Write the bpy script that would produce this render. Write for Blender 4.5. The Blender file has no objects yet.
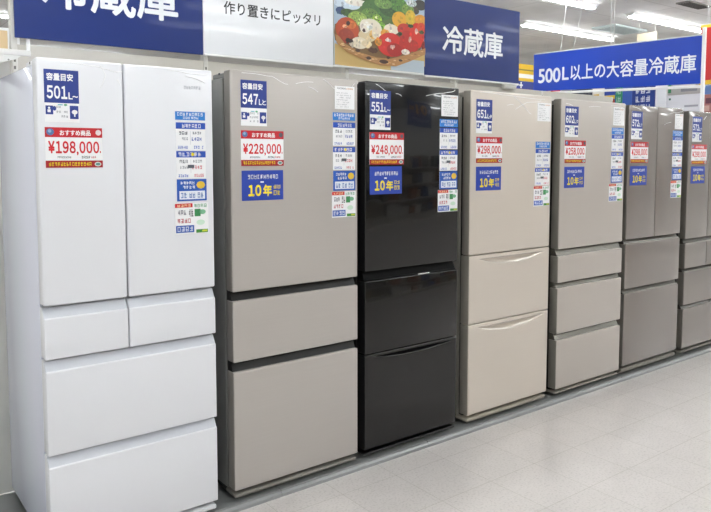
import bpy, bmesh, math, random
from mathutils import Vector, Matrix
random.seed(7)
sc = bpy.context.scene
col = sc.collection

# ------------------------------------------------------------------ materials
def lin(h):
    h = h.lstrip('#'); o = []
    for i in (0, 2, 4):
        c = int(h[i:i+2], 16)/255
        o.append(c/12.92 if c <= .04045 else ((c+.055)/1.055)**2.4)
    return (*o, 1)
MATS = {}
def mat(hexc, rough=.5, metal=0., coat=0., spec=.5, name=None, bump=None, emit=None):
    key = (hexc, rough, metal, coat, spec, bump, emit)
    if key in MATS: return MATS[key]
    m = bpy.data.materials.new(name or 'paint_'+hexc); m.use_nodes = True
    nt = m.node_tree; b = nt.nodes['Principled BSDF']
    b.inputs['Base Color'].default_value = lin(hexc)
    b.inputs['Roughness'].default_value = rough
    b.inputs['Metallic'].default_value = metal
    b.inputs['Coat Weight'].default_value = coat
    b.inputs['Coat Roughness'].default_value = .06
    b.inputs['Specular IOR Level'].default_value = spec
    if emit:
        b.inputs['Emission Color'].default_value = (.93, .975, 1, 1); b.inputs['Emission Strength'].default_value = emit
    if bump:
        tc = nt.nodes.new('ShaderNodeTexCoord'); n = nt.nodes.new('ShaderNodeTexNoise')
        n.inputs['Scale'].default_value = bump[0]; n.inputs['Detail'].default_value = 2
        bp = nt.nodes.new('ShaderNodeBump'); bp.inputs['Strength'].default_value = bump[1]; bp.inputs['Distance'].default_value = .01
        nt.links.new(tc.outputs['Object'], n.inputs['Vector']); nt.links.new(n.outputs['Fac'], bp.inputs['Height'])
        nt.links.new(bp.outputs['Normal'], b.inputs['Normal']); nt.links.new(bp.outputs['Normal'], b.inputs['Coat Normal'])
    MATS[key] = m
    return m
def nodemat(name): 
    m = bpy.data.materials.new(name); m.use_nodes = True
    return m, m.node_tree, m.node_tree.nodes['Principled BSDF']

def floor_material():
    m, nt, b = nodemat('vinyl_floor_tiles'); N = nt.nodes; L = nt.links
    tc = N.new('ShaderNodeTexCoord'); sep = N.new('ShaderNodeSeparateXYZ'); L.new(tc.outputs['Object'], sep.inputs[0])
    def math_(op, a, bb=None, c=None):
        n = N.new('ShaderNodeMath'); n.operation = op
        for i, v in enumerate((a, bb, c)):
            if v is None: continue
            if isinstance(v, (int, float)): n.inputs[i].default_value = v
            else: L.new(v, n.inputs[i])
        return n.outputs[0]
    T = .3125
    u = math_('DIVIDE', math_('SUBTRACT', sep.outputs['X'], .27), T); v = math_('DIVIDE', math_('SUBTRACT', sep.outputs['Y'], .165), T)
    gx = math_('LESS_THAN', math_('ABSOLUTE', math_('SUBTRACT', math_('FRACT', u), .5)), .4965)
    gy = math_('LESS_THAN', math_('ABSOLUTE', math_('SUBTRACT', math_('FRACT', v), .5)), .4965)
    tile = math_('MULTIPLY', gx, gy)
    cmb = N.new('ShaderNodeCombineXYZ'); L.new(math_('FLOOR', u), cmb.inputs[0]); L.new(math_('FLOOR', v), cmb.inputs[1])
    wn = N.new('ShaderNodeTexWhiteNoise'); L.new(cmb.outputs[0], wn.inputs['Vector'])
    n1 = N.new('ShaderNodeTexNoise'); n1.inputs['Scale'].default_value = 95; n1.inputs['Detail'].default_value = 4; L.new(tc.outputs['Object'], n1.inputs['Vector'])
    n2 = N.new('ShaderNodeTexNoise'); n2.inputs['Scale'].default_value = 8; n2.inputs['Detail'].default_value = 3; L.new(tc.outputs['Object'], n2.inputs['Vector'])
    r = N.new('ShaderNodeValToRGB'); r.color_ramp.elements[0].position = .3; r.color_ramp.elements[0].color = lin('c3bdb9')
    r.color_ramp.elements[1].position = .5; r.color_ramp.elements[1].color = lin('d5cfcb'); L.new(n1.outputs['Fac'], r.inputs[0])
    vv = math_('ADD', math_('ADD', math_('MULTIPLY', wn.outputs['Value'], .03), math_('MULTIPLY', n2.outputs['Fac'], .10)), .93)
    mx = N.new('ShaderNodeMix'); mx.data_type = 'RGBA'; mx.blend_type = 'MULTIPLY'; mx.inputs['Factor'].default_value = 1
    L.new(r.outputs[0], mx.inputs['A']); L.new(vv, mx.inputs['B'])
    mg = N.new('ShaderNodeMix'); mg.data_type = 'RGBA'; mg.inputs['A'].default_value = lin('b4afa5')
    L.new(tile, mg.inputs['Factor']); L.new(mx.outputs['Result'], mg.inputs['B'])
    L.new(mg.outputs['Result'], b.inputs['Base Color'])
    rr = math_('ADD', math_('MULTIPLY', n2.outputs['Fac'],   .10), .09); L.new(rr, b.inputs['Roughness'])
    b.inputs['Specular IOR Level'].default_value = .5
    return m
def ceiling_material():
    m, nt, b = nodemat('ceiling_boards'); N = nt.nodes; L = nt.links
    tc = N.new('ShaderNodeTexCoord'); br = N.new('ShaderNodeTexBrick')
    br.inputs['Scale'].default_value = 1; br.inputs['Brick Width'].default_value = 1.82; br.inputs['Row Height'].default_value = .91
    br.inputs['Mortar Size'].default_value = .008; br.offset = 0
    br.inputs['Color1'].default_value = lin('e2e1de'); br.inputs['Color2'].default_value = lin('dedcd9'); br.inputs['Mortar'].default_value = lin('c4c2be')
    n = N.new('ShaderNodeTexNoise'); n.inputs['Scale'].default_value = 1.3; n.inputs['Detail'].default_value = 5
    r = N.new('ShaderNodeValToRGB'); r.color_ramp.elements[0].position = .3; r.color_ramp.elements[0].color = (.84, .84, .83, 1); r.color_ramp.elements[1].position = .55
    mx = N.new('ShaderNodeMix'); mx.data_type = 'RGBA'; mx.blend_type = 'MULTIPLY'; mx.inputs['Factor'].default_value = 1
    L.new(tc.outputs['Object'], br.inputs['Vector']); L.new(tc.outputs['Object'], n.inputs['Vector']); L.new(n.outputs['Fac'], r.inputs[0])
    L.new(br.outputs['Color'], mx.inputs['A']); L.new(r.outputs[0], mx.inputs['B']); L.new(mx.outputs['Result'], b.inputs['Base Color'])
    b.inputs['Roughness'].default_value = .8
    return m
def door_material(name, hexc, rough, metal=0, coat=1., grain=0., coatr=.05):
    """lacquered door skin: fine brushed grain under a clear, slightly rippled protective film"""
    m, nt, b = nodemat(name); N = nt.nodes; L = nt.links
    b.inputs['Base Color'].default_value = lin(hexc); b.inputs['Roughness'].default_value = rough
    b.inputs['Metallic'].default_value = metal; b.inputs['Coat Weight'].default_value = coat; b.inputs['Coat Roughness'].default_value = coatr
    tc = N.new('ShaderNodeTexCoord')
    if grain:
        mp = N.new('ShaderNodeMapping'); mp.inputs['Scale'].default_value = (3, 3, 260)
        n = N.new('ShaderNodeTexNoise'); n.inputs['Scale'].default_value = 1; n.inputs['Detail'].default_value = 3
        L.new(tc.outputs['Object'], mp.inputs[0]); L.new(mp.outputs[0], n.inputs['Vector'])
        mx = N.new('ShaderNodeMix'); mx.data_type = 'RGBA'; c = lin(hexc)
        mx.inputs['A'].default_value = tuple(x*(1-grain) for x in c[:3])+(1,); mx.inputs['B'].default_value = tuple(min(1, x*(1+grain)) for x in c[:3])+(1,)
        L.new(n.outputs['Fac'], mx.inputs['Factor']); L.new(mx.outputs['Result'], b.inputs['Base Color'])
    n2 = N.new('ShaderNodeTexNoise'); n2.inputs['Scale'].default_value = 3.2; n2.inputs['Detail'].default_value = 1.5
    bp = N.new('ShaderNodeBump'); bp.inputs['Strength'].default_value = .12; bp.inputs['Distance'].default_value = .03
    L.new(tc.outputs['Object'], n2.inputs['Vector']); L.new(n2.outputs['Fac'], bp.inputs['Height']); L.new(bp.outputs['Normal'], b.inputs['Coat Normal'])
    return m

WHITE = '#f4f4f4'; NAVY = '#2b3f8e'; BLUE = '#2f4fc0'; RED = '#c5202b'; YEL = '#f5dc2a'; DARK = '#3a3d44'
def ink(h): return mat(h, rough=.35, name='print_'+h.lstrip('#'))

# ------------------------------------------------------------------ mesh builder
class MB:
    def __init__(s): s.v = []; s.f = []; s.m = []; s.mats = []
    def mi(s, m):
        if m not in s.mats: s.mats.append(m)
        return s.mats.index(m)
    def add(s, vs, fs, m):
        b = len(s.v); s.v += [tuple(x) for x in vs]; k = s.mi(m)
        for f in fs: s.f.append(tuple(b+i for i in f)); s.m.append(k)
        return s
    def box(s, x0, x1, y0, y1, z0, z1, m):
        vs = [(x, y, z) for x in (x0, x1) for y in (y0, y1) for z in (z0, z1)]
        return s.add(vs, [(0, 1, 3, 2), (4, 6, 7, 5), (0, 4, 5, 1), (2, 3, 7, 6), (0, 2, 6, 4), (1, 5, 7, 3)], m)
    def rbox(s, x0, x1, y0, y1, z0, z1, m, r=.006, seg=3):
        bm = bmesh.new(); bmesh.ops.create_cube(bm, size=1)
        for v in bm.verts: v.co = ((x0+x1)/2+v.co.x*(x1-x0), (y0+y1)/2+v.co.y*(y1-y0), (z0+z1)/2+v.co.z*(z1-z0))
        bmesh.ops.bevel(bm, geom=bm.edges[:], offset=r, segments=seg, affect='EDGES', profile=.5)
        return s.bm(bm, m)
    def bm(s, bm, m):
        bm.verts.index_update(); bmesh.ops.recalc_face_normals(bm, faces=bm.faces[:])
        s.add([v.co for v in bm.verts], [[v.index for v in f.verts] for f in bm.faces], m); bm.free(); return s
    def quad(s, x0, x1, z0, z1, y, m): return s.add([(x0, y, z0), (x1, y, z0), (x1, y, z1), (x0, y, z1)], [(0, 1, 2, 3)], m)
    def poly(s, pts, y, m): return s.add([(x, y, z) for x, z in pts], [tuple(range(len(pts)))], m)
    def ell(s, x, z, a, b, y, m, n=20, clip=None):
        p = [(x+a*math.cos(2*math.pi*i/n), z+b*math.sin(2*math.pi*i/n)) for i in range(n)]
        if clip: p = [(min(max(q[0], clip[0]), clip[1]), min(max(q[1], clip[2]), clip[3])) for q in p]
        area = sum(p[i][0]*p[(i+1) % n][1]-p[(i+1) % n][0]*p[i][1] for i in range(n))
        return s.poly(p, y, m) if area > 1e-7 else s
    def prism(s, prof, x0, x1, m, r=0):           # (y,z) profile run along x
        bm = bmesh.new(); n = len(prof)
        a = [bm.verts.new((x0, y, z)) for y, z in prof]; b = [bm.verts.new((x1, y, z)) for y, z in prof]
        bm.faces.new(a); bm.faces.new(b[::-1])
        for i in range(n): bm.faces.new((a[i], b[i], b[(i+1) % n], a[(i+1) % n]))
        bmesh.ops.recalc_face_normals(bm, faces=bm.faces[:])
        if r: bmesh.ops.bevel(bm, geom=bm.edges[:], offset=r, segments=3, affect='EDGES', profile=.5)
        return s.bm(bm, m)
    def tube(s, pts, r, m, n=8):
        pts = [Vector(p) for p in pts]; rings = []
        for i, p in enumerate(pts):
            d = (pts[min(i+1, len(pts)-1)]-pts[max(i-1, 0)]).normalized()
            a = d.cross(Vector((0, 0, 1)) if abs(d.z) < .9 else Vector((1, 0, 0))).normalized(); b = d.cross(a)
            rings.append([p+(a*math.cos(2*math.pi*k/n)+b*math.sin(2*math.pi*k/n))*r for k in range(n)])
        vs = [v for R in rings for v in R]; fs = []
        for i in range(len(rings)-1):
            for k in range(n): fs.append((i*n+k, i*n+(k+1) % n, (i+1)*n+(k+1) % n, (i+1)*n+k))
        fs += [tuple(range(n))[::-1], tuple((len(rings)-1)*n+k for k in range(n))]
        return s.add(vs, fs, m)
    def build(s, name, parent=None, loc=None, smooth=False, rotz=0):
        me = bpy.data.meshes.new(name); me.from_pydata(s.v, [], s.f)
        for m in s.mats: me.materials.append(m)
        me.polygons.foreach_set('material_index', s.m)
        if smooth:
            me.polygons.foreach_set('use_smooth', [True]*len(me.polygons))
            me.set_sharp_from_angle(angle=math.radians(40))
        me.update()
        o = bpy.data.objects.new(name, me); col.objects.link(o)
        if parent: o.parent = parent
        if loc: o.location = loc
        if rotz: o.rotation_euler.z = rotz
        return o

def tag(o, label=None, cat=None, group=None, kind=None):
    if label: o['label'] = label
    if cat: o['category'] = cat
    if group: o['group'] = group
    if kind: o['kind'] = kind
    return o
def empty(name, loc, label=None, cat=None, group=None, rotz=0):
    o = bpy.data.objects.new(name, None); col.objects.link(o); o.location = loc; o.rotation_euler.z = rotz; o.empty_display_size = .05
    return tag(o, label, cat, group)
def struct(name, mb, **k): return tag(mb.build(name, **k), kind='structure')

# ------------------------------------------------------------------ lettering
TXT = {}
def glyph_mesh(s, bold):
    k = s
    if k not in TXT:
        c = bpy.data.curves.new('lettering', 'FONT'); c.body = s; c.resolution_u = 3; c.space_character = .96 if s.isascii() else 1
        o = bpy.data.objects.new('lettering', c); col.objects.link(o)
        me = bpy.data.meshes.new_from_object(o.evaluated_get(bpy.context.evaluated_depsgraph_get()))
        vs = [v.co.copy() for v in me.vertices]; fs = [tuple(p.vertices) for p in me.polygons]
        bpy.data.objects.remove(o); bpy.data.curves.remove(c); bpy.data.meshes.remove(me)
        TXT[k] = (vs, fs)
    return TXT[k]
def put_text(mb, s, x0, x1, z0, z1, y, m, bold=.02, mirror=False):
    """fit the words into the box x0..x1, z0..z1 on the plane y, facing -y"""
    vs, fs = glyph_mesh(s, bold)
    a = min(v.x for v in vs); b = max(v.x for v in vs); c = min(v.y for v in vs); d = max(v.y for v in vs)
    # heavier strokes: the same outline laid down again with small shifts
    sh = [(0, 0)] if bold < .004 else [(bold, 0), (-bold, 0), (0, bold), (0, -bold), (bold*.7, bold*.7), (-bold*.7, bold*.7), (bold*.7, -bold*.7), (-bold*.7, -bold*.7)]
    e = max(abs(q[0]) for q in sh); sx = (x1-x0)/(b-a+2*e); sz = (z1-z0)/(d-c+2*e)
    for i, (dx, dz) in enumerate(sh):
        out = [((x1-(v.x-a+e+dx)*sx) if mirror else (x0+(v.x-a+e+dx)*sx), y-i*.00001, z0+(v.y-c+e+dz)*sz) for v in vs]
        mb.add(out, [f[::-1] if mirror else f for f in fs], m)
    return mb
def scribble(mb, x0, x1, z0, z1, y, m, n, fill=.8, rng=random):
    """a row of small print too small to read: strokes only"""
    w = (x1-x0)/n; h = z1-z0
    for i in range(n):
        if rng.random() > fill+.15: continue
        a = x0+i*w+w*.08; b = a+w*.8; t = h*.16
        for q in rng.sample((0, .28, .56, .84), 2 + (rng.random() < .5)):
            mb.quad(a, b-(rng.random()*.3*w), z0+q*h, z0+q*h+t, y, m)
        for q in rng.sample((.05, .4, .75), 2):
            mb.quad(a+q*w*.8, a+q*w*.8+w*.13, z0, z1, y, m)

def put_figures(mb, s, x0, x1, z0, z1, y, m, bold):
    """figures of the kanji face set one by one at their own widths, closely spaced"""
    s = ''.join(chr(ord(c)+0xFEE0) if c.isdigit() else c for c in s); ws = []
    for c in s:
        xs = [v.x for v in glyph_mesh(c, 0)[0]]; ws.append(max(xs)-min(xs)+2*bold)
    gap = .08; u = (x1-x0)/(sum(ws)+gap*(len(s)-1)); x = x0; d = z1-z0
    for c, q in zip(s, ws):
        a, b = (z0-.17*d, z0+.16*d) if c == ',' else (z0, z1)
        put_text(mb, c, x, x+u*q, a, b, y, m, bold); x += u*(q+gap)

ELL= [(2.085,2.207,0.346,0.128,'8a6c40'),(2.098,2.337,0.279,0.092,'5f7a3c'),(1.846,2.371,0.094,0.029,'d8e4ee'),(1.802,2.331,0.037,0.022,'39557f'),(1.902,2.391,0.077,0.022,'eeeae0'),(2.071,2.369,0.122,0.063,'4f7a38'),(2.012,2.332,0.066,0.038,'6f9444'),(2.159,2.39,0.083,0.052,'3f652c'),(2.234,2.416,0.071,0.041,'5b8a3a'),(2.111,2.41,0.068,0.031,'7ba050'),(1.852,2.325,0.053,0.022,'44662f'),(1.921,2.301,0.071,0.04,'9db65c'),(1.966,2.281,0.053,0.03,'b7c77a'),(2.065,2.312,0.037,0.029,'9cc148'),(2.098,2.278,0.029,0.022,'86b53c'),(2.406,2.437,0.05,0.032,'37352f'),(2.362,2.398,0.035,0.023,'49442f'),(2.305,2.398,0.05,0.032,'7fa046'),(2.333,2.439,0.043,0.021,'c9d5cf'),(2.238,2.33,0.059,0.048,'e9b32c'),(2.327,2.353,0.043,0.045,'e0c03a'),(2.41,2.344,0.053,0.036,'e3a32e'),(1.846,2.228,0.083,0.071,'c3541f'),(1.839,2.192,0.057,0.042,'a8401b'),(1.871,2.26,0.038,0.024,'d97a35'),(2.019,2.251,0.082,0.059,'efe6d2'),(1.99,2.208,0.066,0.035,'e2cfa8'),(1.934,2.162,0.06,0.034,'efe3cc'),(2.032,2.217,0.024,0.023,'e0b46a'),(1.973,2.262,0.039,0.04,'f4ecdc'),(2.058,2.23,0.035,0.035,'efe2ca'),(1.89,2.153,0.03,0.018,'eadfc6'),(1.986,2.162,0.039,0.02,'e6d4b0'),(2.173,2.265,0.058,0.031,'f1e5d0'),(2.125,2.237,0.036,0.023,'e6a844'),(2.278,2.274,0.059,0.038,'cf3b22'),(2.167,2.174,0.103,0.071,'d92d1a'),(2.201,2.146,0.063,0.04,'b82213'),(2.299,2.203,0.061,0.069,'c62a18'),(2.378,2.248,0.062,0.078,'dc3820'),(2.35,2.184,0.043,0.036,'c4301c'),(2.414,2.294,0.039,0.037,'e2522f'),(2.072,2.18,0.027,0.023,'e39a35'),(2.286,2.141,0.034,0.017,'f0e4d8'),(2.032,2.128,0.037,0.014,'5d3a22'),(1.858,2.168,0.028,0.012,'3a2a22'),(2.438,2.189,0.02,0.032,'8f2a1a'),(2.327,2.301,0.023,0.01,'3f5a2a'),(2.243,2.247,0.016,0.01,'3f5a2a'),(2.415,2.273,0.02,0.01,'4d5c2a'),(1.852,2.268,0.012,0.009,'4a2a20'),(1.967,2.236,0.007,0.005,'5a3a2a'),(2.146,2.198,0.022,0.009,'f7d8cf'),(2.181,2.162,0.016,0.008,'f4c4b8'),(1.827,2.245,0.017,0.008,'f0b088'),(2.321,2.22,0.011,0.013,'f0c0b0'),(2.371,2.273,0.011,0.018,'f4c8b8'),(2.003,2.265,0.023,0.014,'fffaf0'),(2.058,2.322,0.011,0.006,'d8eaa0')]
BASK= [(1.758, 2.194), (1.768, 2.146), (1.839, 2.103), (1.941, 2.072), (2.086, 2.046), (2.209, 2.049), (2.322, 2.088), (2.448, 2.141), (2.448, 2.179), (2.307, 2.129), (2.167, 2.091), (2.059, 2.089), (1.941, 2.107), (1.827, 2.147), (1.784, 2.187)]
TAB= [(1.758, 2.145), (1.758, 2.027), (2.033, 2.018), (2.209, 2.021), (2.449, 2.066), (2.448, 2.152), (2.209, 2.1), (2.032, 2.085)]
HOLE= [(1.918, 2.117, 0.018, 0.009), (1.999, 2.081, 0.019, 0.01), (2.113, 2.069, 0.035, 0.012), (2.244, 2.087, 0.017, 0.007), (2.147, 2.096, 0.013, 0.009)]
EMIT = 15.5; EXPO = 1.08

# ------------------------------------------------------------------ refrigerators
def door_block(mb, x0, x1, yf, yb, z0, z1, m, r=.007, edge=None):
    k0 = len(mb.f); mb.rbox(x0, x1, yf, yb, z0, z1, m, r, 4)
    if edge is None: return
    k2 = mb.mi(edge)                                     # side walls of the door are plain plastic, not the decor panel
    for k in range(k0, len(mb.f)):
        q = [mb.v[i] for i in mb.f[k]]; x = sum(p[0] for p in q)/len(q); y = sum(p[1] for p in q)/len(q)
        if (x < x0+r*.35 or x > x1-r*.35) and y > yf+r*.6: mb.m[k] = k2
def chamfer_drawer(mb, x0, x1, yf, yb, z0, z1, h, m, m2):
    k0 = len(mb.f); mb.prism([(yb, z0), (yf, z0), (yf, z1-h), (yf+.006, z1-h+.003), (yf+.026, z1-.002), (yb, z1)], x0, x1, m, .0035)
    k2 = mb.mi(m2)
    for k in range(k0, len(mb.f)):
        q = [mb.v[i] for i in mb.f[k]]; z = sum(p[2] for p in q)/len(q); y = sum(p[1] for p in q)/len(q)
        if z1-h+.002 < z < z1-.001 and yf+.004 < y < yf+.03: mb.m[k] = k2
def lens_front(mb, x0, x1, yf, yb, z0, z1, m, top=.02, hh=.042, depth=.02, a=.10, b=.93, r=.008, edge=None, grip=None):
    """drawer front with a lens-shaped grip hollow pressed in below its top edge"""
    nx, nt = 48, 16; xs = [x0+r+(x1-x0-2*r)*i/nx for i in range(nx+1)]
    rows = []
    def pos(i, t):
        s = (i/nx-a)/(b-a)*2-1; k = max(0., 1-s*s) if -1 < s < 1 else 0.
        h = .003+hh*k; z = z1-top-t*h
        d = depth*k**.8*(math.sin(math.pi/2*t/.22) if t < .22 else .5*(1+math.cos(math.pi*(t-.22)/.78)))
        return z, yf+d
    g = []
    g.append([(x, yf+.004, z1) for x in xs]); g.append([(x, yf, z1-.004) for x in xs])
    for j in range(nt+1): g.append([(xs[i], pos(i, j/nt)[1], pos(i, j/nt)[0]) for i in range(nx+1)])
    g.append([(x, yf, z1-top-.003-hh-.004) for x in xs]); g.append([(x, yf, z0+.004) for x in xs]); g.append([(x, yf+.004, z0) for x in xs])
    def edge_rows(side):
        out = []
        for row in g:
            y, z = row[0 if side < 0 else -1][1:]
            out.append([((x0 if side < 0 else x1)-side*r*(1-math.sin(q)), y+r*(1-math.cos(q)), z) for q in (math.pi/6, math.pi/3, math.pi/2)])
        return out
    L, R = edge_rows(-1), edge_rows(1); full = []
    for k, row in enumerate(g):
        l = L[k][::-1]; full.append([(l[0][0], yb, l[0][2])]+l+row+R[k]+[(R[k][-1][0], yb, R[k][-1][2])])
    full = [[(x, yb, z) for x, y, z in full[0]]]+full+[[(x, yb, z) for x, y, z in full[-1]]]
    n = len(full[0]); vs = [p for row in full for p in row]; fs = []
    for j in range(len(full)-1):
        for i in range(n-1): fs.append((j*n+i, (j+1)*n+i, (j+1)*n+i+1, j*n+i+1))
    k0 = len(mb.f); mb.add(vs, fs, m)
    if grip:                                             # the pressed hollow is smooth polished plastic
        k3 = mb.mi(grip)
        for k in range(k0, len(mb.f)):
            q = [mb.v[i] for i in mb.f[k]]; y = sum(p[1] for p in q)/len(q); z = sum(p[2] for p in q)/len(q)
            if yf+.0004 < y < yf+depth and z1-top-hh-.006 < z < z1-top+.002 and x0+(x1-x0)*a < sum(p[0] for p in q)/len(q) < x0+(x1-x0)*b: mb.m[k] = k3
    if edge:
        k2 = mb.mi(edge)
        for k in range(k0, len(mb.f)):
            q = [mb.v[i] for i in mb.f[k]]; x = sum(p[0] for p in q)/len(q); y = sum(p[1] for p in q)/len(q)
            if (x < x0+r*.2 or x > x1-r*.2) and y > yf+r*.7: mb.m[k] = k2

FR = [  # left, width, front y, top z, bottom z of lowest drawer
 (0.010, .6465, -.028, 1.844, .0932), (.7522, .6498, 0., 1.8543, .0883), (1.453, .6145, .0048, 1.8526, .0844),
 (2.1629, .6758, .0079, 1.8522, .0938), (2.925, .6715, .0037, 1.8446, .0863), (3.6404, .6885, .0045, 1.839, .1001), (4.4155, .685, .0071, 1.8294, .0899)]
SKIN = [
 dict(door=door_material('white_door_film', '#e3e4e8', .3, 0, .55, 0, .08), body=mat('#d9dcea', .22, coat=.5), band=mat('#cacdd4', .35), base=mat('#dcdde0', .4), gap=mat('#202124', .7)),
 dict(door=door_material('silver_beige_door_film', '#b7b1ab', .32, .15, .3, .04, .2), body=mat('#83837f', .35, coat=.4), band=mat('#1e1d1b', .35, spec=.3), base=mat('#86827b', .4), gap=mat('#1d1d1c', .6)),
 dict(door=door_material('black_glass_door', '#0f0f0f', .12, 0, .45, 0, .02), body=mat('#121213', .3, coat=.5), band=mat('#0a0a0a', .6, spec=.15), base=mat('#0f0f10', .3), gap=mat('#0c0c0c', .6)),
 dict(door=door_material('champagne_door_film', '#d0c6ba', .34, .1, .35, .03, .12), body=mat('#8a867e', .35, coat=.4), band=mat('#a59c8e', .3), base=mat('#9c9588', .4), gap=mat('#2a2824', .6)),
 dict(door=door_material('sand_door_film', '#bcb4ac', .34, .1, .35, .03, .12), body=mat('#7d7a73', .35, coat=.4), band=mat('#75726a', .22, .5), base=mat('#8f8a81', .4), gap=mat('#242320', .6)),
 dict(door=door_material('taupe_glass_door', '#827a74', .2, .1, 1., .02, .03), body=mat('#66635d', .35, coat=.4), band=mat('#5d5a53', .2, .5), base=mat('#7d7971', .4), gap=mat('#1e1d1b', .6)),
 dict(door=door_material('grey_beige_glass_door', '#857e78', .2, .1, 1., .02, .03), body=mat('#45443f', .35, coat=.4), band=mat('#57544e', .2, .5), base=mat('#77736c', .4), gap=mat('#191918', .6))]
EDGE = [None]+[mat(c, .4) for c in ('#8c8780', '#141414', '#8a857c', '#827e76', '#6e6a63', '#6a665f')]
GLINT_METAL = mat('#d4d4d2', .15, 1.)
FILM = mat('#ffffff', .12, 0, 1., name='glint_film_crease')  # glints along the film creases are put in as white colour

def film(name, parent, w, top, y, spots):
    """creases of the clear transport film a millimetre off the door, glints painted white"""
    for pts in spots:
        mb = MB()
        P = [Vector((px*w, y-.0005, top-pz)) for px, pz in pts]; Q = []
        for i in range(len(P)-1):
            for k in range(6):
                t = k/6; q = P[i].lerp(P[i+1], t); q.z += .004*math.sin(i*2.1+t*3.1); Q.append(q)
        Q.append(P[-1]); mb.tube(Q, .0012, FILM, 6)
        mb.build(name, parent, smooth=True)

FRIDGE_LABEL = [
 'white refrigerator with two upper doors and four white drawers, nearest the camera',
 'silver-beige refrigerator with dark grip bands, priced 228,000 yen, right of the white one',
 'glossy black refrigerator with one upper door and two drawers',
 'champagne refrigerator with curved hollow grips below its drawer edges, right of the black one',
 'sand-coloured refrigerator marked 602L with one upper door over three drawers',
 'taupe glass refrigerator with two upper doors over two deep drawers',
 'grey-beige refrigerator at the far right end of the row, cut by the picture edge']
def fridge(i):
    x, w, yf, zt, zb = FR[i]; S = SKIN[i]; w += .003; zt += .005 if i else -.001
    t = empty('refrigerator', (x, yf, 0), FRIDGE_LABEL[i], 'refrigerator', 'refrigerators lined up along the aisle')
    D = .062                                           # door thickness
    back = .655-yf
    b = MB(); b.rbox(.004, w-.004, D+.018, back, .075, zt-(.028 if i else .018), S['body'], .006 if i else .003)
    b.box(.014, w-.014, D-.004, D+.024, .08, zt-.034, S['gap'])
    b.build('cabinet', t, smooth=True)
    # base: rounded kick bar on short feet
    k = MB(); k.rbox(.003, w-.003, .006, .10, .054, zb-.018, S['base'], .008, 3); k.box(.02, w-.02, .06, back-.01, .046, .08, S['gap'])
    k.build('kick_panel', t, smooth=True)
    for fx in (.04, w-.085):
        for fy in (.052, back-.1):
            f = MB(); f.rbox(fx, fx+.045, fy, fy+.038, .0302, .058, mat('#6c6c6a', .5), .004); f.build('foot', t, smooth=True)
    for hx in (.005, w-.092):
        h = MB()
        h.rbox(hx, hx+.08, .012, .17, zt-.03, zt-(.008 if i else .003), S['body'] if i else mat('#e4e4e8', .4), .006)
        h.box(hx-.0008, hx+.001, .10, .113, zt-.0145, zt-.0065, mat('#33343a', .4))
        h.build('hinge_cover', t, smooth=True)
    def door(x0, x1, z0, z1, r=.007):
        m = MB(); door_block(m, x0, x1, 0, D, z0, z1, S['door'], r, EDGE[i]); return m.build('door', t, smooth=True)
    def drawer(x0, x1, z0, z1, kind):
        m = MB()
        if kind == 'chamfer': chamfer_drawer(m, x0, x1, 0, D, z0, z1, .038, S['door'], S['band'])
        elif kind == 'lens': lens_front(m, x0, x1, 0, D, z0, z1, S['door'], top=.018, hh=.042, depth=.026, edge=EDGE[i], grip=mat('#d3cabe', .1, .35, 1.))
        elif kind == 'lens_small': lens_front(m, x0, x1, 0, D, z0, z1, S['door'], top=.012, hh=.020, depth=.022, a=.08, b=.97, edge=EDGE[i])
        else: door_block(m, x0, x1, 0, D, z0, z1, S['door'], .006, EDGE[i])
        return m.build('drawer', t, smooth=True)
    def band(z0, z1, parent, trim=False, y=.020):
        m = MB(); m.prism([(D, z0-.004), (y-.008, z0-.004), (y+.016, z1+.004), (D, z1+.004)], .004, w-.004, S['band'])
        o = m.build('grip_recess', parent)
        if trim:
            q = MB(); q.rbox(.012, w-.012, .003, .012, z0-.001, z0+.007, S['base'] if i > 3 else S['band'], .002, 2)
            q.rbox(w*.55, w*.68, .002, .012, z0-.001, z0+.006, GLINT_METAL if i == 2 else S['base'], .002, 2)  # on the black refrigerator this bright piece is put in as a glint
            q.build('grip_rail', o, smooth=True)
        return o
    g = .0025
    if i == 0:
        s = .297; d1 = door(0, s-g, .982, zt); d2 = door(s+g, w, .982, zt)
        n = MB(); scribble(n, .53, .60, 1.765, 1.777, -.0004, mat('#b9bcc4', .3, .4), 7); n.build('maker_badge', d2)
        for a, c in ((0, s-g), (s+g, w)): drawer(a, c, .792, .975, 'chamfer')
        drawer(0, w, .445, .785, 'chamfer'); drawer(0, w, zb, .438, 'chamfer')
    elif i == 1:
        door(0, w, .941, zt, .009)
        d = drawer(0, w, .642, .902, ''); band(.902, .941, d, y=.024); d = drawer(0, w, zb, .600, ''); band(.600, .642, d, y=.024)
    elif i == 2:
        door(0, w, .957, zt); d = drawer(0, w, .556, .911, ''); band(.911, .957, d, True)
        drawer(0, w, zb, .551, 'lens_small')
    elif i == 3:
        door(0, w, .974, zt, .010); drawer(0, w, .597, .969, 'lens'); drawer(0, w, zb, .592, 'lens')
    elif i == 4:
        door(0, w, .947, zt, .009); d = drawer(0, w, .743, .905, ''); band(.905, .947, d)
        d = drawer(0, w, .429, .709, ''); band(.709, .743, d); d = drawer(0, w, zb, .389, ''); band(.389, .429, d)
    elif i == 5:
        s = 3.988-x; door(0, s-g, .954, zt); door(s+g, w, .954, zt)
        d = drawer(0, w, .621, .923, ''); band(.923, .954, d, True); d = drawer(0, w, zb, .588, ''); band(.588, .621, d, True)
    else:
        s = .315; door(0, s-g, .904, zt); door(s+g, w, .904, zt)
        d = drawer(0, s-g, .685, .867, ''); drawer(s+g, w, .685, .867, ''); band(.867, .904, d, True)
        d = drawer(0, w, .414, .657, ''); band(.657, .685, d, True); d = drawer(0, w, zb, .382, ''); band(.382, .414, d, True)
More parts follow.
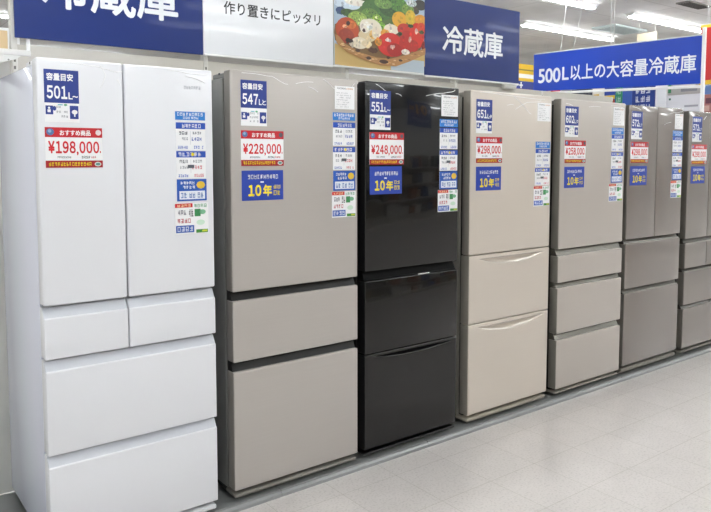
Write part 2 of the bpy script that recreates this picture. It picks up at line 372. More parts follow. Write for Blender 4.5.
    SP = [
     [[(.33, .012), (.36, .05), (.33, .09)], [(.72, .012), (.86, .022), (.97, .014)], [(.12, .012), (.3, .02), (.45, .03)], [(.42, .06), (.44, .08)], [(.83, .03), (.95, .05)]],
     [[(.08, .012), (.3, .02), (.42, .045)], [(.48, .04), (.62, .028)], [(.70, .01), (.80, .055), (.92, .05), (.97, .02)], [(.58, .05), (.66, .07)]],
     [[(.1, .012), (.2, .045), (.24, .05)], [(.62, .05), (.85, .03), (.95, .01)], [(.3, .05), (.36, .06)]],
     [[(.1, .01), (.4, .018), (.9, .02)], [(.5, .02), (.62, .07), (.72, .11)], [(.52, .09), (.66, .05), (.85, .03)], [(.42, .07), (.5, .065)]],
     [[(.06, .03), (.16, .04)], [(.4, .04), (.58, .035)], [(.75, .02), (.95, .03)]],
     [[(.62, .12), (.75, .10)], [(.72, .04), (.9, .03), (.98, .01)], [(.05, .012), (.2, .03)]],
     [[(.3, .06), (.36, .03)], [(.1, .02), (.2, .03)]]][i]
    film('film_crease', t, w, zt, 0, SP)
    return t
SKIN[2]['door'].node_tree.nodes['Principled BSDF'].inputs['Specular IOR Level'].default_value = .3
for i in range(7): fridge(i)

# ------------------------------------------------------------------ cards and stickers on the doors
WHO = ['white refrigerator', 'silver-beige refrigerator', 'black refrigerator', 'champagne refrigerator', 'sand-coloured refrigerator', 'taupe two-door refrigerator', 'far right refrigerator']
CAP = ['501', '547', '551', '651', '602', '572', '572']; CAPT = ['L~', 'L', 'L~', 'L~', 'L', 'L', 'L']
PRICE = ['198,000', '228,000', '248,000', '298,000', '258,000', '298,000', '298,000']
PX = [(.031, .225), (.797, 1.002), (1.476, 1.690), (2.202, 2.409), (2.960, 3.170), (3.664, 3.876), (4.457, 4.678)]
CX = [(.033, .148), (.798, .921), (1.478, 1.605), (2.200, 2.325), (2.959, 3.090), (3.666, 3.796), (4.458, 4.596)]
CZ = [(1.624, 1.804, 1.466, 1.606, 0, 0), (1.632, 1.820, 1.466, 1.613, 1.321, 1.447), (1.632, 1.817, 1.467, 1.620, 1.325, 1.458), (1.630, 1.810, 1.471, 1.611, 1.322, 1.451),
      (1.624, 1.806, 1.466, 1.603, 1.316, 1.444), (1.620, 1.804, 1.464, 1.602, 1.315, 1.442), (1.613, 1.795, 1.451, 1.593, 1.309, 1.432)]
WB = mat('#f3f3f4', .3, coat=.3, name='glossy_white_card')
PLATE = .0015
def card_root(name, x0, z0, yf, label, cat, group, w, h, m=None, board=None):
    b = board or MB(); b.rbox(0, w, -PLATE, -.0001, 0, h, m or WB, .0006, 1)
    return tag(b.build(name, loc=(x0, yf, z0)), label, cat, group)
Y1 = -PLATE-.0004; Y2 = Y1-.0004; Y3 = Y2-.0004
for i in range(7):
    yf = FR[i][2]; rng = random.Random(i)
    # capacity card
    x0, x1 = CX[i]; w = x1-x0; z0, h = CZ[i][0], CZ[i][1]-CZ[i][0]
    r = card_root('capacity_card', x0, z0, yf, 'blue and white capacity card reading %sL on the %s' % (CAP[i], WHO[i]), 'capacity card', 'capacity cards on the doors', w, h)
    a = MB(); a.quad(0, w, h-.114, h, Y1, ink(NAVY)); a = a.build('blue_panel', r)
    q = MB(); put_text(q, '容量目安', .008, w*.84, h-.038, h-.012, Y2, ink(WHITE), .03)
    put_figures(q, CAP[i], .008, w*.66, h-.1, h-.055, Y2, ink(WHITE), .032); put_text(q, CAPT[i], w*.69, w*(.97 if len(CAPT[i]) > 1 else .80), h-.1, h-.076, Y2, ink(WHITE), .02)
    if i in (1, 3, 4, 5, 6): put_text(q, 'と' if i == 1 else 'ク', w*.82, w*.97, h-.1, h-.078, Y2, ink(WHITE), .02)
    q.build('lettering', a)
    q = MB(); q.quad(.003, w*.24, .026, .056, Y1, ink(NAVY)); q.quad(w*.72, w-.003, .012, .058, Y1, ink(NAVY))
    q.quad(.009, w*.17, .033, .043, Y2, ink(WHITE)); q.ell(w*.125, .048, .004, .004, Y2, ink(WHITE), 10)
    q.ell(w*.86, .036, .010, .008, Y2, ink(WHITE), 12); q.quad(w*.84, w*.88, .02, .036, Y2, ink(WHITE)); q.ell(w*.28, .047, .006, .008, Y1-.0001, ink(NAVY), 12)
    for k in range(3): scribble(q, w*.33, w*.68, .016+k*.016, .024+k*.016, Y1, ink('#9a9aa0'), 5, .6, rng)
    q.ell(w*.60, .06, .006, .004, Y1, ink('#6fb088'), 10); q.quad(w*.38, w*.52, .058, .062, Y1, ink('#7fc0cf'))
    q.build('icon_row', r)
    # price card
    x0, x1 = PX[i]; w = x1-x0; z0, h = CZ[i][2], CZ[i][3]-CZ[i][2]
    r = card_root('price_card', x0, z0, yf, 'red and white price card reading %s yen on the %s' % (PRICE[i], WHO[i]), 'price card', 'price cards on the doors', w, h)
    a = MB(); a.quad(0, w, h-.034, h, Y1, ink(RED)); a = a.build('red_banner', r)
    q = MB(); put_text(q, 'おすすめ商品', w*.25, w*.79, h-.028, h-.008, Y2, ink(WHITE), .03)
    q.ell(w*.09, h-.016, .013, .012, Y2, ink('#5577a8'), 14); q.ell(w*.08, h-.013, .006, .006, Y3, ink('#8fb0cf'), 10); q.ell(w*.93, h-.016, .010, .010, Y2, ink('#e8d8da' if i == 0 else '#5b5a62'), 14)
    q.build('lettering', a)
    q = MB(); put_figures(q, '¥'+PRICE[i], w*.05, w*.94, .050, .093, Y1, ink('#d0202c'), .032); q.quad(w*.95, w*.97, .052, .058, Y1, ink('#d0202c')); q.build('price_figures', r)
    q = MB(); scribble(q, w*.20, w*.44, .033, .040, Y1, ink('#55585e'), 10, .8, rng); scribble(q, w*.62, w*.78, .032, .041, Y1, ink('#44474e'), 5, .9, rng); scribble(q, w*.79, w*.92, .033, .041, Y1, ink(RED), 4, .7, rng); q.build('small_print', r)
    a = MB(); a.quad(0, w, 0, .025, Y1, ink('#a8242b')); a = a.build('points_strip', r)
    q = MB(); scribble(q, w*.05, w*.80, .006, .019, Y2, ink(YEL), 15, .95, rng); q.ell(w*.91, .012, w*.06, .008, Y2, ink('#dfe6e2'), 14); q.ell(w*.91, .012, w*.045, .005, Y3, ink('#5f8f86'), 14); q.build('lettering', a)
    # ten year card
    if i:
        w = .200; z0, h = CZ[i][4], CZ[i][5]-CZ[i][4]
        r = card_root('warranty_card', x0+.002, z0, yf, 'blue card with yellow 10-year figures on the %s' % WHO[i], 'warranty card', 'ten year cards on the doors', w, h, ink('#2c47a8'))
        q = MB(); put_figures(q, '10', w*.15, w*.46, .018, .066, Y1, ink(YEL), .045); put_text(q, '年', w*.50, w*.72, .016, .066, Y1, ink(YEL), .04); q.build('yellow_figures', r)
        q = MB(); scribble(q, w*.75, w*.94, .048, .064, Y1, ink(YEL), 2, 1, rng); scribble(q, w*.75, w*.94, .020, .040, Y1, ink(YEL), 2, 1, rng)
        scribble(q, w*.14, w*.88, .090, .108, Y1, ink(WHITE), 10, 1, rng); q.quad(w*.44, w*.52, .074, .080, Y1, ink(WHITE)); q.build('small_print', r)

STK = {  # column of stickers: top and bottom heights by kind, left, right
 0: dict(b=(1.678, 1.646, .502, .626), L2=(1.636, 1.530, .504, .626), L3=(1.526, 1.420, .504, .626), L4=(1.417, 1.332, .504, .628), L5=(1.324, 1.203, .495, .634)),
 1: dict(s=(1.824, 1.720, 1.273, 1.384), b=(1.704, 1.669, 1.260, 1.387), L2=(1.660, 1.554, 1.262, 1.388), L3=(1.549, 1.444, 1.262, 1.388), L4=(1.440, 1.350, 1.262, 1.388), L5=(1.346, 1.227, 1.256, 1.391)),
 2: dict(s=(1.819, 1.711, 1.942, 2.060), b=(1.696, 1.657, 1.931, 2.060), L2=(1.652, 1.543, 1.932, 2.060), L3=(1.538, 1.432, 1.932, 2.060), L4=(1.429, 1.338, 1.932, 2.060), L5=(1.334, 1.221, 1.922, 2.064)),
 3: dict(s=(1.814, 1.709, 2.707, 2.828), b=(1.591, 1.554, 2.695, 2.826), L2=(1.549, 1.443, 2.696, 2.827), L3=(1.439, 1.340, 2.694, 2.827), L5=(1.335, 1.217, 2.686, 2.832)),
 4: dict(s=(1.820, 1.705, 3.456, 3.580), b=(1.689, 1.648, 3.443, 3.575), L2=(1.644, 1.540, 3.444, 3.576), L3=(1.533, 1.428, 3.444, 3.574), L4=(1.424, 1.338, 3.444, 3.572), L5=(1.331, 1.217, 3.428, 3.580)),
 5: dict(s=(1.806, 1.698, 4.210, 4.318), b=(1.687, 1.648, 4.186, 4.318), L2=(1.645, 1.538, 4.187, 4.320), L3=(1.532, 1.434, 4.188, 4.318), L4=(1.427, 1.342, 4.190, 4.318), L5=(1.335, 1.214, 4.178, 4.322))}
NAME = dict(s='white specification sheet near the upper right corner of the %s', b='narrow bright blue sticker heading the sticker column on the %s',
 L2='white sticker with blue header, directly under the narrow blue one on the %s', L3='blue-headed white sticker with red print on the %s, lower of two',
 L4='blue-framed sticker with a yellow patch on the %s', L5='red and green sticker at the foot of the sticker column on the %s')
for i, d in STK.items():
    rng = random.Random(40+i)
    for k, (zt, zb, x0, x1) in d.items():
        w = x1-x0; h = zt-zb; yf = FR[i][2]; b = MB()
        if k == 's':
            scribble(b, w*.12, w*.55, h*.86, h*.93, Y1, ink('#57585c'), 7, .9, rng); scribble(b, w*.58, w*.92, h*.86, h*.93, Y1, ink('#c88a4a'), 5, .9, rng)
            for q in range(7): scribble(b, w*.08, w*rng.uniform(.55, .92), h*(.08+.1*q), h*(.12+.1*q), Y1, ink('#9b9ca0'), 14, .6, rng)
        elif k == 'b':
            b.quad(0, w, 0, h, Y1, ink('#2f7fd0')); scribble(b, w*.06, w*.94, h*.50, h*.88, Y2, ink(WHITE), 9, 1, rng); scribble(b, w*.25, w*.78, h*.12, h*.40, Y2, ink(WHITE), 6, 1, rng)
        elif k in ('L2', 'L3'):
            b.quad(0, w, h*.77, h, Y1, ink('#2b55b8')); scribble(b, w*(.2 if k == 'L2' else .06), w*.86, h*.81, h*.95, Y2, ink(WHITE), 6, 1, rng)
            if k == 'L3': b.ell(w*.55, h*.885, w*.05, h*.07, Y3, ink(YEL), 10)
            scribble(b, w*.1, w*.40, h*.56, h*.68, Y1, ink('#3d4450'), 3, 1, rng); scribble(b, w*.56, w*.88, h*.58, h*.68, Y1, ink('#6f7480'), 4, .8, rng)
            c2 = '#4a62b0' if k == 'L2' else '#cf5060'
            scribble(b, w*.52, w*.88, h*.34, h*.47, Y1, ink(c2), 4, .9, rng); b.quad(w*.48, w*.49, h*.2, h*.7, Y1, ink('#b8bcc8'))
            if k == 'L3': b.quad(w*.38, w*.60, h*.38, h*.50, Y1-.0001, ink('#5a5e66'))
            scribble(b, w*.12, w*.42, h*.36, h*.46, Y1, ink('#8a8e98'), 4, .7, rng)
            scribble(b, w*.06, w*.40, h*.05, h*.15, Y1, ink('#3a5fc0'), 5, 1, rng); scribble(b, w*.6, w*.94, h*.05, h*.16, Y1, ink('#3a5fc0' if k == 'L2' else '#d04858'), 5, .8, rng)
        elif k == 'L4':
            b.quad(0, w, 0, h, Y1, ink('#2459b4')); b.quad(w*.08, w*.94, h*.08, h*.46, Y2, ink('#e9eef6'))
            scribble(b, w*.12, w*.6, h*.76, h*.90, Y2, ink(WHITE), 5, 1, rng); scribble(b, w*.2, w*.62, h*.56, h*.70, Y2, ink(WHITE), 4, 1, rng)
            b.ell(w*.80, h*.73, w*.15, h*.18, Y2, ink('#e8c040'), 8); b.quad(w*.70, w*.90, h*.60, h*.86, Y2-.0001, ink('#e8c040'))
            for q in (.12, .4, .68): scribble(b, w*q, w*(q+.22), h*.14, h*.38, Y3, ink('#5578b8'), 2, 1, rng)
        else:
            b.quad(0, w*.52, h*.86, h*.99, Y1, ink('#d02a34')); scribble(b, w*.06, w*.48, h*.88, h*.96, Y2, ink('#f6d8a8'), 4, 1, rng)
            scribble(b, w*.56, w*.96, h*.85, h*.96, Y1, ink('#6aa880'), 4, .8, rng); b.ell(w*.82, h*.70, w*.1, h*.08, Y1, ink('#7ab890'), 12); b.quad(w*.58, w*.76, h*.56, h*.80, Y1, ink('#3f9058'))
            scribble(b, w*.08, w*.34, h*.62, h*.78, Y1, ink('#6a6a78'), 3, .9, rng); b.quad(w*.02, w*.56, h*.05, h*.28, Y1, ink('#3a62b8')); scribble(b, w*.05, w*.54, h*.09, h*.24, Y2, ink('#e4eaf6'), 4, 1, rng)
            scribble(b, w*.06, w*.48, h*.36, h*.50, Y1, ink('#c04858'), 4, .9, rng); scribble(b, w*.40, w*.55, h*.56, h*.8, Y1, ink('#45464c'), 2, 1, rng)
            b.quad(w*.62, w*.98, h*.02, h*.13, Y1, ink('#3f8a3a')); b.quad(w*.80, w*.96, h*.05, h*.11, Y2, ink('#c8d040')); b.ell(w*.76, h*.36, w*.13, h*.09, Y1, ink('#cfe6d4'), 12)
        card_root({'s': 'specification_sheet'}.get(k, 'feature_sticker'), x0, zb, yf, NAME[k] % WHO[i], 'sticker' if k != 's' else 'sheet',
                  'stickers in the right-hand columns of the doors' if k != 's' else 'specification sheets on the doors', w, h, board=b)

# ------------------------------------------------------------------ plinth, partition, boards above the row
PL = mat('#8a8c8b', .4, .2); SIL = mat('#999b9b', .35, .3)
for k in range(-1, 6):                                   # base shelves of the gondola, one per bay
    x0 = .095+.885*k; b = MB(); b.rbox(x0+.001, x0+.884, .006, .70, 0, .030, PL, .003, 2)
    o = tag(b.build('base_shelf', smooth=True), 'low grey metal base shelf under the %s' % ['floor left of the white refrigerator', 'white refrigerator', 'silver-beige refrigerator', 'black refrigerator', 'champagne refrigerator', 'sand and taupe refrigerators', 'far right refrigerators'][k+1], 'base shelf', 'base shelves under the row')
    b = MB(); b.prism([(.0055, .0), (-.004, .0), (-.004, .014), (.0055, .022)], x0+.001, x0+.884, SIL); b.build('front_strip', o)
BEIGE = mat('#c9c4ba', .6); POST = mat('#d8d5cd', .4)
P = empty('gondola_partition', (0, .72, 0), 'beige steel partition with uprights behind the refrigerators', 'partition')
for k in range(-1, 5):
    x0 = .095+.885*k; zt = 1.985 if k >= 0 else 1.83
    b = MB(); b.box(x0+.012, x0+.873, -.012, .02, .03, zt, BEIGE if k >= 0 else mat('#d9d9d4', .4)); b.build('back_panel', P)
for k in range(0, 6):
    x0 = .095+.885*k; b = MB(); top = 2.5 if k < 4 else 1.985
    b.rbox(x0-.012, x0+.012, -.016, .024, 0, top, POST, .002, 1)
    for q in range(60):
        z = .1+q*.0312
        if z < top-.03: b.quad(x0-.004, x0+.004, z, z+.014, -.0163, mat('#6f6c66', .7))
    b.build('upright', P)
b = MB(); b.rbox(-.75, .16, -.02, -.004, 1.938, 1.962, mat('#e4e2de', .4), .003, 2); b.rbox(.142, .158, -.02, -.004, 1.96, 2.02, mat('#efeeec', .4), .002, 1); b.build('top_rail', P, smooth=True)
b = MB(); b.add([(-.12, -.07, 1.85), (-.12, -.07, 1.93), (.11, -.07, 1.93), (.09, -.07, 1.915), (-.12, -.062, 1.85), (-.12, -.062, 1.93), (.11, -.062, 1.93), (.09, -.062, 1.915)],
    [(0, 3, 2, 1), (4, 5, 6, 7), (0, 1, 5, 4), (1, 2, 6, 5), (2, 3, 7, 6), (3, 0, 4, 7)], mat('#dcdbd6', .4))
for q in (-.06, -.02, .02, .06): b.ell(q, 1.91, .004, .004, -.0703, mat('#77766f', .6), 10)
b.build('shelf_bracket', P)

BRD = mat('#1b3174', .3, spec=.3, coat=.12, bump=(2.2, .05), name='navy_sign_board'); RAIL = mat('#eeeeec', .35)
def board(name, x0, x1, z0, z1, m, label, cat='sign board', rail=True):
    b = MB(); b.rbox(0, x1-x0, 0, .012, 0, z1-z0, m, .002, 1)
    o = tag(b.build(name, loc=(x0, .68, z0)), label, cat, 'boards above the refrigerators')
    if not rail: return o
    b = MB(); b.rbox(.002, x1-x0-.002, -.004, .016, -.012, -.0005, RAIL, .002, 1); b.build('bottom_rail', o, smooth=True)
    return o
o = board('category_sign', .094, .956, 2.010, 2.522, BRD, 'navy board with large white kanji above the white refrigerator', rail=False)
b = MB(); put_text(b, '\uf92e蔵庫', .108, .733, .138, .358, -.0006, ink('#eef0f4'), .02); b.build('lettering', o)
o = board('slogan_board', .958, 1.749, 2.020, 2.522, mat('#e6e7ea', .25, coat=.5, bump=(2.5, .05)), 'white board with one line of black Japanese text above the silver-beige refrigerator')
b = MB(); put_text(b, '作り置きにピッタリ', .112, .702, .206, .271, -.0006, ink('#202126'), .016); b.build('lettering', o)
o = board('vegetable_poster', 1.752, 2.444, 2.024, 2.522, mat('#c9c6bd', .22, coat=.6, bump=(2.5, .06)), 'poster of tomatoes, garlic and greens in a basket between white and navy boards', 'poster')
b = MB(); CL = (.001, .691, .001, .497); y = -.0004
b.quad(.001, .691, .001, .497, y, ink('#a9bccd')); y -= .00008
b.poly([(x-1.752, z-2.024) for x, z in TAB if True][::1], y, ink('#cfae6a')); y -= .00008
b.quad(.42, .691, .001, .075, y, ink('#bcc9d2')); y -= .00008
prng = random.Random(11)
def deeper(h):                                           # printing inks, a little deeper than the mixing colours
    return '%02x%02x%02x' % tuple(int(255*(int(h[i:i+2], 16)/255)**1.15) for i in (0, 2, 4))
def speck(b, x, z, a, c, y, h):                          # leaf and skin detail of the print
    v = [int(h[i:i+2], 16) for i in (0, 2, 4)]; leafy = v[1] > v[0] and v[1] > v[2]
    for k in range(46 if leafy else 7):
        t = prng.uniform(0, 6.283); q = math.sqrt(prng.random())*.86; f = prng.choice((.55, .7, .82, 1.12, 1.3)) if leafy else prng.choice((.82, .9, 1.06, 1.1))
        s_ = .006 if leafy else .012
        b.ell(x+a*q*math.cos(t), z+c*q*math.sin(t), prng.uniform(.4, 1)*s_, prng.uniform(.4, 1)*s_, y-k*.0000005, ink('#%02x%02x%02x' % tuple(int(min(255, round(u*f/12)*12)) for u in v)), 7, CL)
for (x, z, a, c, h) in [e[:4]+(deeper(e[4]),) for e in ELL]:
    b.ell(x-1.752, z-2.024, a, c, y, ink('#'+h), 18, CL); speck(b, x-1.752, z-2.024, a, c, y-.00004, h); y -= .00008
b.poly([(max(.001, x-1.752), z-2.024) for x, z in BASK], y, ink('#b5824c')); y -= .00008
top_, bot_ = BASK[8:], BASK[:8][::-1]
for k in range(30):                                      # weave of the basket rim
    t = k/29*5.98; i0 = int(t); f = t-i0; p = [Vector(q) for q in (top_[min(i0, 5)], top_[min(i0+1, 5)])]; r_ = [Vector(q) for q in (bot_[min(i0, 7)], bot_[min(i0+1, 7)])]
    A_ = p[0].lerp(p[1], f); B_ = r_[0].lerp(r_[1], f); C_ = A_.lerp(B_, prng.uniform(.25, .75))
    b.ell(C_.x-1.752, C_.y-2.024, .012, .0035, y, ink(prng.choice(['#d9ab70', '#cf9d5e', '#8f6236', '#e2bf8c'])), 8, CL)
y -= .00008
for (x, z, a, c) in HOLE: b.ell(x-1.752, z-2.024, a, c, y, ink('#4a2f1c'), 12, CL); y -= .00008
b.build('printed_picture', o)
o = board('category_sign', 2.449, 3.345, 2.016, 2.512, BRD, 'navy board with smaller white kanji above the champagne refrigerator')
b = MB(); put_text(b, '\uf92e蔵庫', .151, .722, .148, .328, -.0006, ink('#eef0f4'), .02); b.build('lettering', o)
b = MB(); b.rbox(.74, .87, .0, .02, -.045, -.013, mat('#bdbbb5', .4, .3), .003, 2); b.build('rail_bracket', o, smooth=True)

# long blue sign hanging across the far end of the row
A = Vector((7.508, 3.90)); Bv = Vector((7.0, 1.255)); Ls = (Bv-A).length; ang = math.atan2(Bv.y-A.y, Bv.x-A.x)
o = empty('hanging_sign', (A.x, A.y, 2.45), 'long blue banner with white 500L lettering hanging over the far end of the row', 'hanging sign', rotz=ang)
tilt = -.138/Ls
def sl(mb):                                              # the banner hangs a little lower at its aisle end
    mb.v = [(x, y, z+tilt*x) for x, y, z in mb.v]; return mb
b = MB(); b.box(0, Ls, 0, .012, -.022, .49, mat('#1d46bb', .35, spec=.3, coat=.1, bump=(1.5, .08), name='blue_banner_cloth')); pn = sl(b).build('banner', o)
b = MB(); put_text(b, '500', .10, .545, .085, .285, -.0008, ink('#eceff8'), .022); put_text(b, 'L', .575, .70, .110, .285, -.0008, ink('#eceff8'), .022); put_text(b, '以上の大容量\uf92e蔵庫', .73, 2.635, .098, .305, -.0008, ink('#eceff8'), .016)
sl(b).build('lettering', pn)
b = MB(); b.rbox(.12, Ls+.05, -.012, .02, -.068, -.038, RAIL, .006, 2); b.rbox(.02, Ls+.03, -.006, .014, .491, .503, RAIL, .003, 1); sl(b).build('frame_rail', o, smooth=True)
b = MB(); b.rbox(Ls+.010, Ls+.046, -.012, .020, -2.45, .435, RAIL, .006, 2); b.build('post', o, smooth=True)
for q0, q1 in (((.635, 1.149), (.531, .49)), ((.97, 1.149), (.765, .47)), ((1.46, 1.149), (1.46, .425)), ((1.40, 1.149), (1.41, .43))):
    b = MB(); b.tube([(q0[0], .006, q0[1]), (q1[0], .006, q1[1])], .004, mat('#d6d6d4', .4), 6); b.build('cable', o)

# ------------------------------------------------------------------ display beyond the row
GX = 9.2
o = empty('display_gondola', (GX, 4.2, 0), 'tall pale display gondola running across the store behind the far refrigerators', 'gondola')
b = MB(); b.box(0, .5, -2.7, 2.8, 0, .12, BEIGE); b.build('base', o)
b = MB(); b.box(.46, .5, -2.7, 2.8, .12, 2.1, BEIGE); b.build('back_panel', o)
for z in (.6, 1.1, 1.6, 2.08):
    b = MB(); b.box(.0, .46, -2.7, 2.8, z, z+.03, mat('#e2e0da', .4)); b.build('shelf', o)
def crate(name, y0, y1, z0, z1, hexc, label, cat, depth=.04, x=9.0+.22, extra=None):
    """stands on the gondola; built facing the camera's aisle (-x), local x runs towards -y"""
    w = y1-y0; b = MB(); b.rbox(0, w, 0, depth, 0, z1-z0, mat(hexc, .4), .003, 1)
    if extra: extra(b, w, z1-z0)
    return tag(b.build(name, loc=(x, y1, z0), rotz=-math.pi/2), label, cat, 'boxes and boards on the far gondola')
def bars(*spec):
    def f(b, w, h):
        for (x0, x1, z0, z1, c) in spec: b.quad(x0*w, x1*w, z0*h, z1*h, -.0006, ink(c))
    return f
def words(c, rows):
    def f(b, w, h):
        rng = random.Random(5)
        for k in range(rows): scribble(b, w*.15, w*.85, h*(.16+.72*k/rows), h*(.16+.72*k/rows+.5/rows), -.0006, ink(c), 3, 1, rng)
    return f
S2 = 1.029                                                # the boards stand .22 m further than x = 9: keep their angular size
def gy(v): return -2.6075+(v+2.6075)*S2-.0
def gz(v): return 1.504+(v-1.504)*S2
Tz = 2.11
def gc(name, y0, y1, z1, hexc, label, cat, **k): return crate(name, gy(y0), gy(y1), Tz, gz(z1), hexc, label, cat, **k)
gc('product_box', 4.66, 4.88, 2.60, '#c8452e', 'red box with yellow stripes on the far gondola, left end', 'box', depth=.2, extra=bars((0, .4, .4, 1, '#e3c23a'), (.55, .8, .6, .95, '#efe6d0')))
gc('product_box', 4.0, 4.3, 2.56, '#3c4048', 'dark box on the far gondola under the blue banner', 'box', depth=.2)
gc('product_box', 3.72, 3.92, 2.55, '#e9e4d6', 'cream box with yellow marks on the far gondola', 'box', depth=.2, extra=bars((.1, .6, .55, .8, '#d9b43a'), (.5, .9, .2, .4, '#4a4a4a')))
gc('product_box', 3.53, 3.71, 2.60, '#2d4ea8', 'bright blue box with yellow foot stripe on the far gondola', 'box', depth=.2, extra=bars((0, 1, .55, .66, '#e5c73c'), (0, 1, .42, .53, '#c64a34')))
gc('sale_flag', 3.415, 3.52, 2.75, '#2f8f6a', 'narrow green board standing on the far gondola', 'board', extra=words('#bfe0cf', 4))
gc('sale_board', 3.255, 3.405, 2.60, '#3f62b4', 'plain medium blue board right of the narrow green one', 'board')
gc('sale_board', 2.90, 3.25, 2.60, '#27408c', 'navy board with white slanted marks on the far gondola', 'board', extra=words('#eef0f6', 3))
gc('sale_board', 2.73, 2.885, 2.62, '#edeef0', 'tall plain white board right of the navy one', 'board')
gc('sale_board', 2.24, 2.72, 2.36, '#e6e7ea', 'low white board with grey print on the far gondola', 'board', extra=bars((.08, .14, .75, .85, '#3a6a5a'), (.1, .5, .2, .28, '#9aa6c0'), (.55, .95, .35, .45, '#a4a6ac')))
crate('wrapped_package', gy(2.24), gy(2.70), gz(2.362), gz(2.52), '#b2b0ab', 'grey wrapped package on top of the low white board', 'package', x=9.225, depth=.25, extra=bars((0, .1, .2, 1, '#3f8f5f'), (.4, .9, .25, .5, '#85878c'), (.15, .85, .7, .85, '#d8d6d0')))
gc('product_box', 2.02, 2.2, 2.34, '#b77b74', 'pinkish-brown patterned box at the right end of the far gondola', 'box', depth=.2, extra=bars((.2, .8, .5, .8, '#6e4650'), (.1, .5, .1, .4, '#d8b8a8')))
crate('product_box', gy(2.02), gy(2.2), gz(2.342), gz(2.46), '#6f97d2', 'light blue box on top of the pinkish-brown one', 'box', depth=.2)
# banners hung from the ceiling
def hung(name, x, y1, y0, z0, z1, hexc, label, extra=None, rot=-math.pi/2):
    w = abs(y1-y0); b = MB(); b.box(0, w, 0, .01, 0, z1-z0, mat(hexc, .5))
    if extra: extra(b, w, z1-z0)
    o = tag(b.build(name, loc=(x, y1, z0), rotz=rot), label, 'hanging banner')
    for q in (.1, .9):
        c = MB(); c.tube([(w*q, .005, z1-z0-.01), (w*q, .005, 3.6-z0)], .003, mat('#d0d0ce', .5), 6); c.build('cord', o)
    return o
hung('hanging_banner', 8.9, 2.24, 1.35, 2.47, 3.26, '#c62b2a', 'red hanging banner with yellow edges at the right picture edge', bars((0, 1, 0, .07, '#e8c22e'), (0, 1, .95, 1, '#e8c22e'), (.3, .7, .35, .6, '#f3e6c8')))
hung('hanging_banner', 9.6, 3.60, 3.27, 3.25, 3.40, '#d8ccb0', 'pale yellow board standing in for a hazy reflection under the far ceiling', None)  # faint hazy reflection under the ceiling, painted as a pale board
hung('hanging_banner', 9.35, 6.0, 7.3, 2.90, 3.21, '#e9bd2c', 'yellow hanging board with white stripe between navy board and blue banner', bars((0, 1, .18, .42, '#f4f2ea'), (.1, .9, .62, .70, '#8a7a34')), rot=0)
hung('hanging_banner', 9.30, 5.9, 7.0, 2.72, 2.88, '#2a3a86', 'navy hanging board with white marks just below the yellow one', bars((.16, .2, .2, .9, '#f2f2f2'), (.12, .24, .45, .62, '#f2f2f2'), (.3, .33, .2, .9, '#f2f2f2'), (.27, .36, .45, .62, '#f2f2f2'), (0, 1, 0, .12, '#d8703a')), rot=0)
hung('hanging_banner', .62, 6.0, 6.62, 2.62, 2.92, '#ececea', 'white hanging board far behind, left of the first navy board', bars((.55, .8, .1, .9, '#e3c79a')), rot=0)

# ------------------------------------------------------------------ the store
X0, X1, YA, YB, H = -7, 19, -8, 14, 3.6
struct('floor', MB().box(X0, X1, YA, YB, -.05, 0, floor_material()))
struct('ceiling', MB().box(X0, X1, YA, YB, H, H+.05, ceiling_material()))
WALL = mat('#e8e7e4', .7)
struct('wall_left', MB().box(X0-.1, X0, YA, YB, -.05, H+.05, WALL)); struct('wall_right', MB().box(X1, X1+.1, YA, YB, -.05, H+.05, WALL))
struct('wall_front', MB().box(X0, X1, YA-.1, YA, -.05, H+.05, WALL)); struct('wall_back', MB().box(X0, X1, YB, YB+.1, -.05, H+.05, WALL))
TUBE = mat('#ffffff', .5, emit=EMIT, name='lit_fluorescent_tube'); HOUS = mat('#e8e8e6', .5)
def lamp(x, y, label, group):
    o = empty('ceiling_light', (x, y, H), label, 'ceiling light', group)
    b = MB(); b.prism([(-.09, 0), (-.035, -.045), (.035, -.045), (.09, 0)], 0, 2.44, HOUS); b.build('housing', o)
    for k in range(2):
        b = MB(); b.rbox(.03+k*1.2, 1.21+k*1.2, -.037, .037, -.064, -.046, TUBE, .006, 2); b.build('diffuser', o, smooth=True)
    return o
VIS = {(8.2, 4.7): 'lit strip light on the ceiling just above the blue banner lettering', (3.85, 4.7): 'lit strip light at the top edge above the second navy board',
       (5.6, 3.3): 'lit strip light at the top edge above the blue banner', (8.9, 3.3): 'lit strip light near the red banner at upper right'}
for (x, y), l in VIS.items(): lamp(x, y, l, 'lit strip lights in view')
lamp(.1, 8.85, 'lit strip light far away at the upper left picture edge', 'lit strip lights in view')
for y in (-6.5, -5.1, -3.7, -2.3, -.9, .5, 1.9):
    for x in (-5.4, -1.0, 3.4, 7.8, 12.2): lamp(x, y, 'lit strip light in the ceiling over the aisles', 'strip lights over the aisles')
for x, y in ((-5.4, 4.7), (-.9, 4.7), (12.6, 4.7), (13.2, 3.3), (-5.4, 8.85), (4.5, 8.85), (8.9, 8.85), (13.3, 8.85), (2, 12), (10, 12)): lamp(x, y, 'lit strip light in the ceiling over the aisles', 'strip lights over the aisles')
o = empty('air_conditioner', (9.95, 4.12, H), 'pale greenish ceiling cassette unit between two strip lights', 'air conditioner')
b = MB(); b.rbox(-.45, .45, -.22, .22, -.03, 0, mat('#cfdcda', .5), .006, 2); b.build('cover', o, smooth=True)
b = MB()
for k in range(6): b.box(-.38, .38, -.17+k*.06, -.145+k*.06, -.034, -.029, mat('#aebcbb', .5))
b.build('grille', o)
o = empty('ceiling_vent', (9.1, 2.45, H), 'dark ceiling vent near the upper right corner', 'vent')
b = MB(); b.rbox(-.3, .3, -.1, .1, -.02, 0, mat('#77746f', .6), .004, 1); b.build('frame', o)
b = MB()
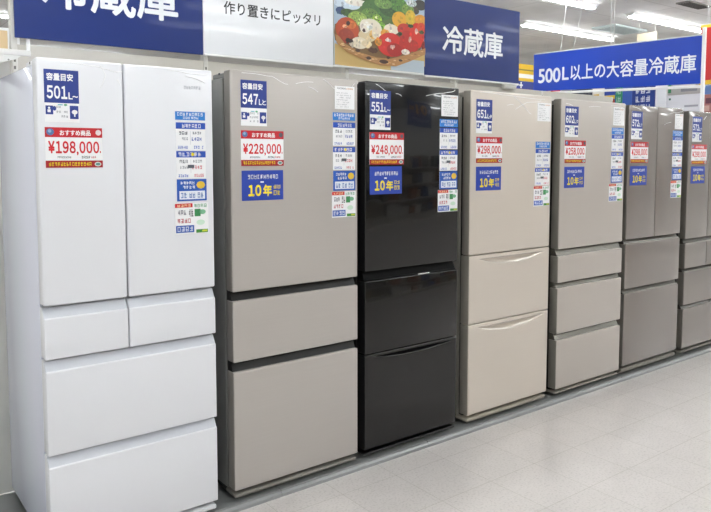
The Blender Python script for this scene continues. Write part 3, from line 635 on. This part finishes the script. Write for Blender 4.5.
for k in range(5): b.box(-.27, .27, -.085+k*.036, -.068+k*.036, -.026, -.019, mat('#4a4844', .6))
b.build('slat', o)
# across the aisle, seen only as reflections in the doors
o = empty('display_shelf', (3.2, -5.6, 0), 'long display shelf across the aisle, mirrored in the glossy doors', 'shelf')
b = MB(); b.box(-6, 9, -.4, .1, 0, .15, BEIGE); b.box(-6, 9, -.42, -.38, .15, 1.7, mat('#b9b0a2', .6)); b.build('back_panel', o)
for z in (.55, 1.0, 1.45):
    b = MB(); b.box(-6, 9, -.38, .1, z, z+.03, mat('#d8d4cc', .5)); b.build('shelf_board', o)
b = MB(); b.box(0, 1.5, 0, .01, 0, .62, mat('#3a4f9a', .5)); put_text(b, '10', .34, .94, .26, .54, -.0006, ink('#f0b23c'), .04, True); b.quad(1.05, 1.4, .34, .46, -.0006, ink('#b98a3a')); b.quad(.2, 1.2, .12, .18, -.0006, ink('#8a96b8'))
tag(b.build('hanging_banner', loc=(7.0, -4.6, 2.45), rotz=math.pi), 'navy banner with yellow print across the aisle, mirrored in the black door', 'hanging banner')
rng = random.Random(3); b = MB(); x = -5.9
while x < 8.8:
    w = rng.uniform(.25, .7)
    for z in (.15, .58, 1.03, 1.48):
        if rng.random() < .85: b.box(x, x+w*.9, -.36, rng.uniform(-.1, .05), z, z+rng.uniform(.18, .36), mat(rng.choice(['#d8d6d0', '#7d7a76', '#c9b79a', '#3b4f86', '#a86a4a', '#e6e2da', '#55585c']), .5))
    x += w
tag(b.build('stock', o), kind='stuff')

# ------------------------------------------------------------------ world, camera, view
w = bpy.data.worlds.new('store'); sc.world = w; w.use_nodes = True
w.node_tree.nodes['Background'].inputs[0].default_value = (.9, .95, 1, 1); w.node_tree.nodes['Background'].inputs[1].default_value = .3
cam = bpy.data.cameras.new('camera'); co = bpy.data.objects.new('camera', cam); col.objects.link(co)
co.location = (-.58478, -2.60752, 1.50426)
co.rotation_euler = (math.pi/2-.0728, 0, -.64835)
cam.sensor_fit = 'HORIZONTAL'; cam.sensor_width = 36; cam.lens = 703.88/711*36; cam.shift_y = -47.92/711; cam.clip_start = .05
sc.camera = co
sc.view_settings.view_transform = 'Standard'; sc.view_settings.look = 'None'; sc.view_settings.gamma = 1; sc.view_settings.use_curve_mapping = False
sc.view_settings.exposure = EXPO
